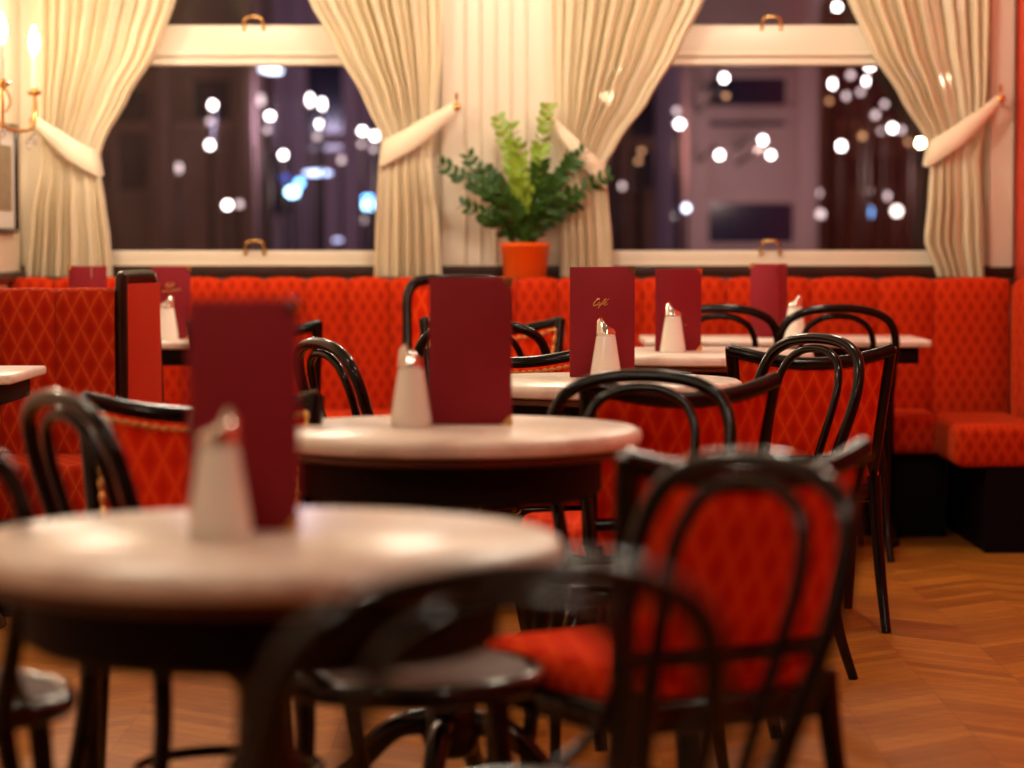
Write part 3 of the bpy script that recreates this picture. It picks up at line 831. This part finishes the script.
def building(name, px0, px1, Y, depth, m, label, wins, pil, ztop=9):
    x0, x1 = at(px0, 240, Y).x, at(px1, 240, Y).x; xc = (x0 + x1) / 2
    o = tag(empty(name, (xc, Y, -1.2)), label, 'building', 'buildings across the street')
    MB().box(x0 - xc, x1 - xc, 0, depth, 0, ztop).build('wall', m, o)
    b = MB()
    for p in pil:
        X = at(p, 240, Y).x - xc; b.box(X - .12, X + .12, -.15, 0, 0, ztop, .02)
    for z in (3.6, 6.6): b.box(x0 - xc, x1 - xc, -.12, 0, z, z + .18, .02)
    b.build('pilasters', m, o)
    for (a, c_, r0, r1) in wins:
        p, q = at(a, r1, Y), at(c_, r0, Y)
        fr_ = MB(); X0, X1, Z0, Z1 = p.x - xc, q.x - xc, p.z + 1.2, q.z + 1.2
        for v in ((X0 - .06, X1 + .06, Z0 - .08, Z0), (X0 - .06, X1 + .06, Z1, Z1 + .08), (X0 - .06, X0, Z0, Z1), (X1, X1 + .06, Z0, Z1)): fr_.box(v[0], v[1], -.08, .0, v[2], v[3])
        f_ = fr_.build('window', m, o)
        MB().box(X0, X1, -.03, -.005, Z0, Z1).build('pane', M_DGL, f_)
    return o


building('street_building', 60, 252, 34, 3, M_FACB, 'dark building across the street behind the left window', [(120, 150, 90, 190), (195, 232, 80, 130)], [108, 160, 247])
building('street_building', 256, 470, 38, 8, M_FACA, 'pale plaster building across the street, centre of left window', [(305, 345, 60, 150), (372, 400, 60, 180), (268, 296, 150, 215)], [262, 300, 352, 410])
building('street_building', 560, 690, 40, 8, M_FACB, 'brown building across the street, left part of right window', [(630, 668, 70, 190)], [620, 684])
building('street_building', 692, 812, 30, 8, M_FACA, 'lit pink facade with two dark windows in the right window', [(708, 784, 78, 126), (706, 792, 203, 243)], [697, 806])
building('street_building', 814, 1010, 44, 8, M_FACB, 'dark building behind the string of lights, right window', [(830, 900, 40, 120), (850, 900, 150, 185)], [822, 920])

for nm, px, py, Y, col, en, rad in (('a', 745, 165, 27.5, (1, .72, .60), 170. , .3), ('b', 290, 120, 34, (.8, .70, 1), 150. , .3), ('c', 870, 120, 38, (1, .6, .4), 130. , .3), ('d', 200, 150, 30, (1, .6, .6), 60. , .3), ('e', 650, 150, 31, (1, .5, .35), 45. , .3)):
    ld = bpy.data.lights.new('street_lamp_light', 'POINT'); ld.color = col; ld.energy = en; ld.shadow_soft_size = rad
    lo = bpy.data.objects.new('street_lamp_light', ld); C.objects.link(lo); lo.location = at(px, py, Y)

MG = {}
def gm_(key, col, s):
    if key not in MG:
        MG[key] = glow('street_glow_' + key, col, s)
        MG[key].cycles.emission_sampling = 'NONE'
    return MG[key]
WH = ('white', (1, .93, .86), 16); WD = ('dim_white', (.95, .75, .72), 2.4); BL = ('blue', (.12, .42, 1), 14); CY = ('cyan', (.35, .75, 1), 14)
OR = ('orange', (1, .5, .22), 1.8); YE = ('warm', (1, .78, .45), 70); LV = ('lavender', (.62, .66, 1), 2.5)
# column, row, width, height in rows, glow, label
LIGHTS = [
 (214, 105, 8, 9, WH, 'white street light high left in the left window, topmost of that column'),
 (211, 121, 7, 7, WD, 'dim light just under the topmost white light at left'),
 (211, 145, 8, 9, WH, 'white street light below the dim one at left in the left window'),
 (180, 168, 7, 12, WD, 'pinkish blurred light nearest the left curtain'),
 (228, 205, 9, 9, WH, 'low white street light at left, left of a touching pair'),
 (240, 204, 8, 8, WD, 'low dim white light at left, right of a touching pair'),
 (272, 70, 30, 8, ('sign', (.72, .86, 1), 7), 'long pale blue lit sign just under the transom'),
 (271, 116, 9, 8, WH, 'white street light under the long pale blue sign'),
 (268, 130, 8, 6, WD, 'dim reflection under the light below the pale sign'),
 (262, 100, 8, 14, WD, 'faint pink glow left of centre in the left window'),
 (284, 155, 8, 8, WH, 'white street light above the bright cyan light'),
 (293, 192, 16, 12, CY, 'large bright cyan light low in the left window'),
 (300, 183, 10, 10, BL, 'small blue light touching the large cyan one'),
 (285, 178, 10, 12, ('deep_blue', (.1, .2, 1), 1.6), 'deep blue haze light above the large cyan one'),
 (318, 173, 36, 6, ('bar', (.5, .65, 1), 7), 'horizontal pale blue bar light in the left window'),
 (311, 100, 6, 14, WH, 'tall narrow white light, left of a vertical pair'),
 (323, 104, 6, 13, WH, 'tall narrow white light, right of a vertical pair'),
 (321, 124, 8, 8, WH, 'round white light beneath the tall narrow pair'),
 (318, 137, 8, 6, WD, 'dim light at the foot of the tall narrow pair'),
 (363, 131, 8, 8, WH, 'white light near the second curtain, left of two'),
 (375, 136, 8, 9, WH, 'white light touching the second curtain edge, right of two'),
 (362, 144, 7, 6, WD, 'dim reflection under the left light by the second curtain'),
 (374, 149, 7, 6, WD, 'dim reflection under the right light by the second curtain'),
 (342, 160, 7, 8, WD, 'lavender white light right of the blue bar light'),
 (370, 205, 20, 11, CY, 'wide cyan light low beside the second curtain'),
 (369, 198, 16, 5, BL, 'thin blue light on top of the wide cyan one'),
 (363, 220, 8, 7, WD, 'dim white light under the wide cyan one'),
 (338, 240, 12, 5, LV, 'faint bluish light at the bottom of the left window'),
 (617, 64, 9, 9, YE, 'warm glow standing in for a lamp reflection at the curtain behind the plant, upper one'),  # glowing ball added outside to imitate a ceiling lamp's reflection in the pane
 (607, 97, 9, 9, YE, 'warm glow standing in for a lamp reflection at the curtain behind the plant, lower one'),  # second imitated reflection of a ceiling lamp, not a street light
 (723, 78, 8, 10, WH, 'white light high in the right window over the pink facade'),
 (725, 96, 7, 6, OR, 'small orange light beneath the high white one'),
 (676, 111, 8, 7, WD, 'dim light above a white one, left part of right window'),
 (679, 124, 10, 9, WH, 'white light at left in the right window below a dim one'),
 (719, 155, 9, 9, WH, 'single white light left on the pink facade'),
 (762, 140, 8, 9, WH, 'upper of two white lights on the pink facade'),
 (770, 155, 8, 8, WH, 'lower of two white lights on the pink facade'),
 (641, 151, 6, 6, OR, 'small yellow light near the third curtain, upper'),
 (638, 161, 6, 6, OR, 'small yellow light near the third curtain, lower'),
 (622, 186, 6, 8, WD, 'small white glint next to the third curtain waist'),
 (677, 217, 8, 9, WH, 'low white light in a cluster, left one'),
 (686, 208, 8, 9, ('ice', (.7, .8, 1), 9), 'low icy light in a cluster, top one'),
 (689, 219, 7, 8, WD, 'low dim light in a cluster, right one'),
 (832, 84, 9, 10, WH, 'bright light at the left of the string of lights'),
 (849, 75, 8, 8, WD, 'dim lavender light second in the string of lights'),
 (868, 66, 9, 9, WH, 'topmost bright light of the string at the right window'),
 (866, 81, 9, 9, WH, 'bright light just below the topmost of the string'),
 (859, 92, 7, 7, WD, 'dim light under the bright string lights'),
 (845, 96, 8, 8, WD, 'dim light lower left in the string'),
 (828, 101, 6, 6, OR, 'small reddish light under the leftmost string light'),
 (874, 115, 8, 8, WD, 'pale light in the lower row of the string, left'),
 (883, 104, 7, 7, WD, 'faint light above the lower row of the string'),
 (881, 131, 8, 7, WD, 'pale light in the bottom row of the string, left'),
 (891, 128, 8, 9, WH, 'pale light in the bottom row of the string, middle'),
 (900, 130, 7, 8, WD, 'pale light in the bottom row of the string, right'),
 (861, 136, 8, 7, OR, 'faint pinkish light below the string'),
 (907, 142, 6, 6, OR, 'faint orange light by the right curtain'),
 (919, 143, 6, 8, YE, 'yellow light half hidden by the right curtain'),
 (840, 146, 9, 10, WH, 'bright single light below the string of lights'),
 (817, 193, 9, 9, WD, 'pale low light by the dark facade edge, upper'),
 (820, 214, 10, 10, WD, 'pale low light by the dark facade edge, lower'),
 (867, 191, 9, 8, WD, 'pale low light above the blue rectangle'),
 (886, 196, 9, 9, WD, 'pale low light right of the blue rectangle'),
 (869, 212, 8, 15, ('skyblue', (.22, .5, 1), 3.5), 'tall sky blue lit rectangle low in the right window'),
 (896, 211, 12, 12, ('cream', (1, .86, .74), 7), 'large round cream light lowest at right'),
 (942, 80, 9, 9, YE, 'warm glow standing in for a lamp reflection at the right curtain'),  # glow put behind the curtain in place of a room lamp's reflection
 (911, 74, 7, 14, LV, 'lavender light behind the right curtain'),
 (835, 7, 8, 8, WH, 'white light above the transom near the right curtain'),
 (816, 0, 7, 5, WD, 'dim light cut by the top of the photo, right window'),
 (894, 5, 7, 8, WD, 'dim light above the transom behind the right curtain'),
 (940, 6, 7, 8, WD, 'faint light high behind the right curtain, left of pair'),
 (957, 6, 7, 8, WD, 'faint light high behind the right curtain, right of pair'),
]
for (px, py, ww, hh, key, lab) in LIGHTS:
    Y = 26 + (px % 5) * .3 if 692 < px < 812 else 29 + (px % 7) * .4
    c = at(px, py, Y); k = Y / F / 2 * .8
    b = MB().sphere((0, 0, 0), 1, 12, (ww * k, min(ww, hh) * k, hh * k))
    wallm = 692 < px < 812 and py > 20
    o = empty('street_light', (c.x, 29.84, c.z) if wallm else (c.x, Y, -1.2)); hh_ = c.z + 1.2
    if wallm:
        q = b.build('lamp', gm_(*key), o, (0, Y - 29.84, 0)); MB().tube([(0, Y - 29.8, .02), (0, Y - 29, .12), (0, 0, .02)], .02, 6).build('bracket_arm', M_APR, o)
        tag(o, lab, 'light', 'blurred street lights outside the windows'); continue
    q = b.build('lamp', gm_(*key), o, (0, 0, hh_))
    MB().tube([(0, .02, 0), (0, .02, hh_)], .022, 6).build('pole', M_DRK, o)
    if hh > 12 or ww > 25: q.rotation_euler = (0, math.radians(8) if ww > 29 and py < 100 else 0, 0)
    tag(o, lab, 'light', 'blurred street lights outside the windows')

S.cycles.use_denoising = True
